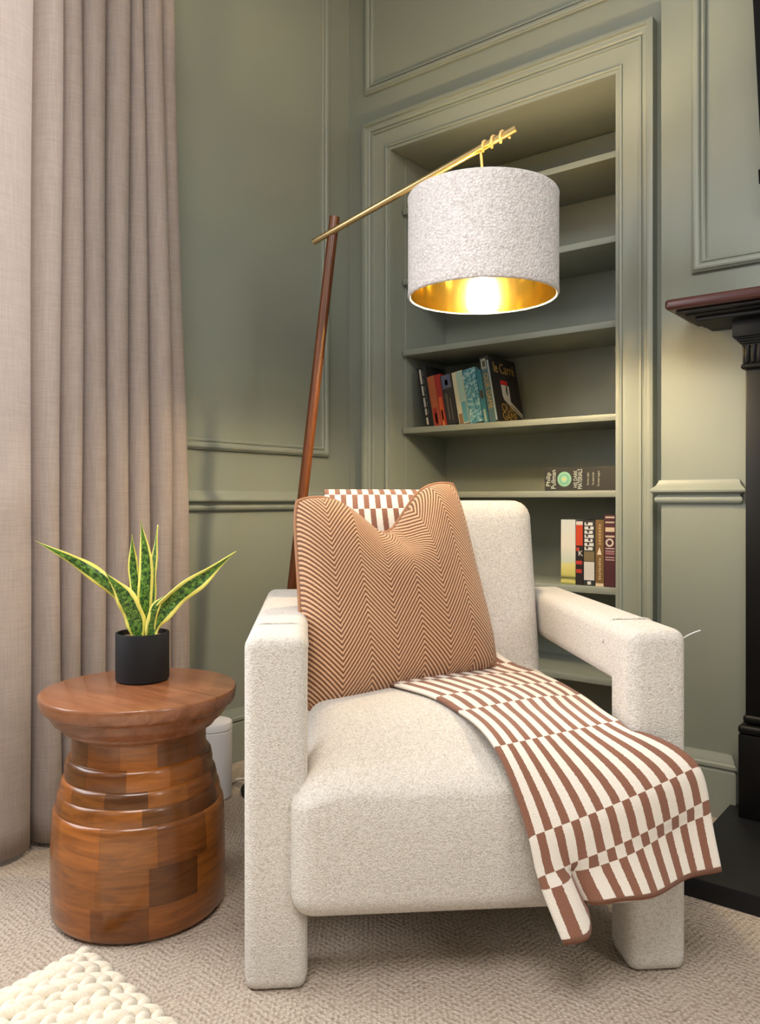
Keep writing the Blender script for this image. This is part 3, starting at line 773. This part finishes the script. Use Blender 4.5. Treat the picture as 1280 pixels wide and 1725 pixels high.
spine_patch(b, -0.008, 0.008, 0.02, 0.11, (190, 84, 36)); spine_patch(b, -0.003, 0.003, 0.0, 0.06, (214, 140, 50))
b = leaned('dark grey paperback with a blue-violet spine top', 754, 773, 0.190, (40, 38, 36))
spine_patch(b, -0.019, 0.019, 0.138, 0.188, (84, 86, 108)); spine_patch(b, -0.006, 0.006, 0.15, 0.17, (186, 190, 204))
spine_patch(b, -0.012, -0.004, 0.02, 0.12, (84, 80, 70)); spine_patch(b, 0.004, 0.008, 0.015, 0.10, (96, 88, 74))
b = leaned('cream and pale teal paperback in the leaning row', 774, 792, 0.197, (192, 186, 158))
spine_patch(b, -0.004, 0.020, 0.085, 0.195, (150, 178, 166)); spine_patch(b, 0.0, 0.020, 0.005, 0.082, (88, 150, 160)); spine_patch(b, -0.018, -0.002, 0.0, 0.04, (136, 106, 70))
m = mat('teal_map_print', (70, 130, 150), 0.55); t = NT(m); M['tealmap'] = m
t.col(t.ramp(t.noise(t.coord(), 85, 4, 0.6, 0.8), [(0.35, lin((26, 84, 104))), (0.5, lin((84, 146, 160))), (0.66, lin((186, 204, 196)))]))
b = leaned('thick teal patterned hardback in the leaning row', 792, 815, 0.202, M['tealmap'])
b = leaned('slim dark teal paperback beside the tallest black hardback', 815.5, 824.5, 0.196, (44, 108, 122))
spine_patch(b, -0.006, 0.006, 0.09, 0.12, (60, 50, 44)); spine_patch(b, -0.004, 0.004, 0.005, 0.05, (150, 160, 140))
# tallest hardback with its cover to the room
b = leaned('tall black hardback with gold lettering leaning at the right of its row', 825, 840.5, 0.242, (34, 32, 30), dp=0.195)
wb_ = (xb(840.5)-xb(825))*math.cos(LEAN)*0.97
spine_patch(b, -wb_/2+0.002, wb_/2-0.009, 0.0, 0.21, (70, 98, 104)); spine_patch(b, wb_/2-0.008, wb_/2-0.002, 0.005, 0.225, (150, 166, 172))
spine_text(b, 'OUR GAME', 0.026, flat(GOLD), 0.115, x=-0.003)
spine_patch(b, -0.014, 0.006, 0.196, 0.234, (150, 150, 128), lift=0.0036); spine_patch(b, -0.008, 0.002, 0.205, 0.226, (60, 66, 60), lift=0.004)
COVR = Matrix.Rotation(PI/2, 4, 'Z') @ Matrix.Rotation(PI/2, 4, 'X')   # text plane -> right-hand cover (faces +x, reads along +y)
def cover_text(body, size, mt, y, z, sx=1.0): text_mesh(body, size, mt, b, Matrix.Translation((wb_/2+0.0004, y, z)) @ COVR, sx=sx)
def cover_poly(pts, rgb, name='cover_print'):
    n_ = len(pts); v_ = [(wb_/2+0.0002, y, z) for y, z in pts]+[(wb_/2+0.0010, y, z) for y, z in pts]
    f_ = [tuple(range(n_)), tuple(range(2*n_-1, n_-1, -1))]+[(i, (i+1) % n_, n_+(i+1) % n_, n_+i) for i in range(n_)]
    return pyobj(name, v_, f_, flat(rgb), b)
cover_text('le Carr\u00e9', 0.056, flat(GOLD), 0.100, 0.200, 0.82)
cover_text('OUR', 0.046, flat(GOLD), 0.085, 0.052, 0.95); cover_text('GAME', 0.044, flat(GOLD), 0.092, 0.021, 0.95)
cover_poly([(0.058, 0.140), (0.108, 0.140), (0.108, 0.156), (0.058, 0.156)], (196, 32, 30))
cover_poly([(0.060, 0.100), (0.066, 0.084), (0.100, 0.066), (0.112, 0.066), (0.116, 0.138), (0.104, 0.139), (0.100, 0.104), (0.092, 0.100), (0.088, 0.118), (0.094, 0.139), (0.060, 0.139)], (206, 202, 190))
cover_poly([(0.110, 0.072), (0.190, 0.028), (0.190, 0.036), (0.112, 0.080)], (206, 202, 190)); cover_poly([(0.080, 0.076), (0.190, 0.018), (0.190, 0.023), (0.090, 0.076)], (206, 202, 190))

# the book lying flat on its side, spine outward
x0, x1 = on_y(918, 0.075), on_y(918, 0.075)+0.262
tk = 0.077
b = empty('book', ((x0+x1)/2, 0.075, S5)); tag(b, 'thick black book lying flat with a pale green roundel on its spine', 'book')
hl = (x1-x0)/2
bm = bmesh.new(); bx(bm, -hl, hl, 0, 0.17, 0, 0.0025); bx(bm, -hl, hl, 0, 0.17, tk-0.0025, tk); bx(bm, -hl, hl, -0.004, 0.002, 0, tk, 0.0012); bmobj('cover', bm, flat((44, 42, 38)), b)
bm = bmesh.new(); bx(bm, -hl+0.004, hl-0.004, 0.003, 0.165, 0.0025, tk-0.0025); bmobj('pages', bm, M['pages'], b)
def st(body, size, mt, x, z, rz=0.0, sx=1.0): text_mesh(body, size, mt, b, Matrix.Translation((x, -0.0045, z)) @ SPINE @ Matrix.Rotation(rz, 4, 'Z'), sx=sx)
wl = flat((196, 204, 190))
st('Philip', 0.022, wl, -hl+0.0145, tk/2, PI/2, 1.0); st('Pullman', 0.024, wl, -hl+0.034, tk/2, PI/2, 0.86)
vv, ff = lathe([(0, 0.0010), (0.023, 0.0010), (0.025, 0.0)], 32)
o = pyobj('roundel', [Matrix.Translation((-hl+0.072, -0.0042, tk/2)) @ Matrix.Rotation(PI/2, 4, 'X') @ Vector(p) for p in vv], ff, flat((128, 176, 150)), b)
for r_, cc, dz in ((0.0165, (100, 150, 126), 0.0014), (0.0125, (136, 186, 160), 0.0018), (0.0055, (196, 184, 120), 0.0022)):
    vv, ff = lathe([(0, dz), (r_, dz), (r_, 0.0)], 28); pyobj('roundel_ring', [Matrix.Translation((-hl+0.072, -0.0042, tk/2)) @ Matrix.Rotation(PI/2, 4, 'X') @ Vector(p) for p in vv], ff, flat(cc), b)
st('HIS DARK', 0.0175, wl, -hl+0.112, tk/2, PI/2, 0.75); st('MATERIALS', 0.0215, wl, -hl+0.128, tk/2, PI/2, 0.62)
for k, s_ in enumerate(('Northern Lights', 'The Subtle Knife', 'The Amber Spyglass')): st(s_, 0.010, flat((170, 172, 156)), -hl+0.155+0.018*k, tk/2, PI/2, 0.62)

# upright books at the right of the lower shelf
Y6 = 0.085
def upright(label, pa, pb, ht, cover, dp=0.14):
    xa, xb_ = on_y(pa, Y6), on_y(pb, Y6); w = xb_-xa-0.0012
    return book(label, (xa+xb_)/2, Y6, S6, w, dp, ht, cover), w
m = mat('landscape_spine', (214, 210, 200), 0.6); t = NT(m); zz = t.sep(t.coord())[2]
g = t.math('ADD', t.math('MULTIPLY', zz, 4.6), t.math('MULTIPLY_ADD', t.noise(t.map(t.coord(), scale=(20, 20, 90)), 1.0, 3), 0.06, -0.03))
t.col(t.ramp(g, [(0.0, lin((120, 122, 60))), (0.05, lin((206, 196, 110))), (0.10, lin((60, 66, 40))), (0.14, lin((186, 180, 96))), (0.30, lin((208, 200, 130))), (0.36, lin((190, 200, 186))), (0.6, lin((214, 208, 196))), (1.0, lin((196, 202, 200)))]))
b, w = upright('pale book with a yellow landscape at the foot of its spine', 945, 970, 0.215, m)
b, w = upright('narrow red and black book beside the pale landscape spine', 970, 983, 0.212, (30, 18, 18))
spine_patch(b, -w/2+0.001, w/2-0.001, 0.13, 0.198, (186, 62, 26)); spine_patch(b, -w/2+0.001, w/2-0.001, 0.198, 0.21, (200, 190, 184))
spine_patch(b, -w/2+0.001, w/2-0.003, 0.068, 0.08, (176, 50, 40)); spine_patch(b, -w/2+0.001, w/2-0.005, 0.04, 0.052, (176, 50, 40)); spine_patch(b, -w/2+0.001, 0.0, 0.112, 0.124, (170, 60, 40))
spine_text(b, 'K', 0.026, flat(WHITE), 0.104, rot=False, x=0.004)
b, w = upright('white and black book with heavy block lettering on its spine', 983, 1003, 0.214, (40, 40, 42))
spine_patch(b, -w/2+0.002, w/2-0.002, 0.018, 0.078, (202, 198, 194)); spine_patch(b, -w/2+0.002, w/2-0.002, 0.08, 0.112, (112, 98, 70))
for k in range(7):
    z0 = 0.116+k*0.0135; spine_patch(b, -w/2+0.004, w/2-0.008+0.003*(k % 2), z0, z0+0.010, (214, 212, 206)); spine_patch(b, -w/2+0.009+0.004*(k % 3), -w/2+0.016+0.004*(k % 3), z0+0.003, z0+0.012, (40, 40, 42), lift=0.0037)
spine_patch(b, -0.006, 0.006, 0.004, 0.014, (206, 204, 200))
b, w = upright('brown book with a small cream triangle on its spine', 1003, 1018, 0.216, (112, 84, 46))
spine_patch(b, -w/2+0.001, w/2-0.001, 0.0, 0.010, (206, 186, 160))
bm = bmesh.new(); tv_ = [bm.verts.new(p) for p in ((-0.009, -0.0036, 0.103), (0.007, -0.0036, 0.103), (0.0, -0.0036, 0.128))]; bm.faces.new(tv_); bmobj('spine_print', bm, flat((222, 208, 184)), b)
for k in range(9): spine_patch(b, -0.004+0.001*(k % 3), 0.005-0.001*(k % 2), 0.022+0.008*k, 0.0275+0.008*k, (178, 156, 116))
for k in range(7): spine_patch(b, -0.003-0.001*(k % 2), 0.005, 0.135+0.010*k, 0.142+0.010*k, (166, 138, 92))
b, w = upright('maroon book with a ring emblem and cream bands on its spine', 1018, 1037, 0.232, (70, 26, 34))
for z0, z1, cc in ((0.222, 0.227, (190, 176, 160)), (0.206, 0.211, (178, 160, 146)), (0.178, 0.192, (196, 178, 152)), (0.160, 0.166, (190, 172, 150)), (0.122, 0.126, (180, 150, 150)), (0.114, 0.117, (180, 150, 150)), (0.104, 0.112, (140, 90, 96)), (0.094, 0.097, (190, 160, 156)), (0.086, 0.089, (190, 160, 156))): spine_patch(b, -w/2+0.004, w/2-0.002, z0, z1, cc)
vv, ff = lathe([(0.008, 0.0006), (0.0135, 0.0006), (0.0135, 0), (0.008, 0), (0.008, 0.0006)], 20); pyobj('ring_emblem', [Matrix.Translation((0.0, -0.0034, 0.143)) @ Matrix.Rotation(PI/2, 4, 'X') @ Vector(p) for p in vv], ff, flat((196, 188, 176)), b)
xa = on_y(1037, Y6)
book('tall beige book at the far right end of the lower shelf', xa+0.014, Y6, S6, 0.026, 0.15, 0.262, (206, 172, 138))

# ------------------------------------------------------------------ chunky knit blanket in the foreground
apx = W(150, 1582, 1.535); apx.z = 0
def camdir(deg): a = math.radians(deg); return RGT*math.cos(a)+FWD*math.sin(a)
E2 = camdir(-44); E1 = camdir(-126)
M['wool'] = mat('chunky_wool', (236, 226, 206), 0.95, Sheen_Weight=0.3); t = NT(M['wool']); c = t.coord()
fb = t.noise(c, 240, 3); t.col(t.mix(fb, lin((204, 190, 166)), lin((236, 227, 210)))); t.bump(fb, 0.4, 0.003)
v = []; f = []
ico = bmesh.new(); bmesh.ops.create_uvsphere(ico, u_segments=8, v_segments=6, radius=1.0)
iv = [q.co.copy() for q in ico.verts]; iF = [tuple(q.index for q in fc.verts) for fc in ico.faces]; ico.free()
def hgt(a, b):
    return 0.014+0.030*smooth(0.0, 0.10, min(a, b))+0.012*math.sin(a*9+1)*math.sin(b*8+0.5)*smooth(0, 0.15, min(a, b))
PC, PR = 0.044, 0.030                           # stitch width (along E2) and row height (along E1)
for i in range(20):
    for j in range(28):
        for sgn in (-1, 1):
            a = 0.012+PC*(i+0.5+sgn*0.24); bq = 0.012+PR*(j+0.5)
            ctr_ = apx+E2*a+E1*bq+Vector((0, 0, hgt(a, bq)+random.uniform(-0.002, 0.002)))
            ang = sgn*math.radians(30)+random.uniform(-0.12, 0.12)
            ax = (E1*math.cos(ang)+E2*math.sin(ang)*-1).normalized(); ay = Vector((0, 0, 1)).cross(ax).normalized()
            ax = (ax+Vector((0, 0, 0.22))).normalized(); az = ax.cross(ay).normalized()
            o0 = len(v); ln_ = 0.0265*random.uniform(0.94, 1.06); wd_ = 0.0125*random.uniform(0.92, 1.08)
            for q in iv:
                p = ctr_+ax*(q.x*ln_)+ay*(q.y*wd_)+az*(q.z*0.0135)
                if p.z < 0.001: p.z = 0.001
                v.append(p)
            for q in iF: f.append(tuple(o0+k for k in q))
kb = pyobj('chunky_knit_blanket', [p-apx for p in v], f, M['wool'], None, True); kb.location = apx
tag(kb, 'cream chunky knit blanket lying on the carpet at the lower left', 'blanket')
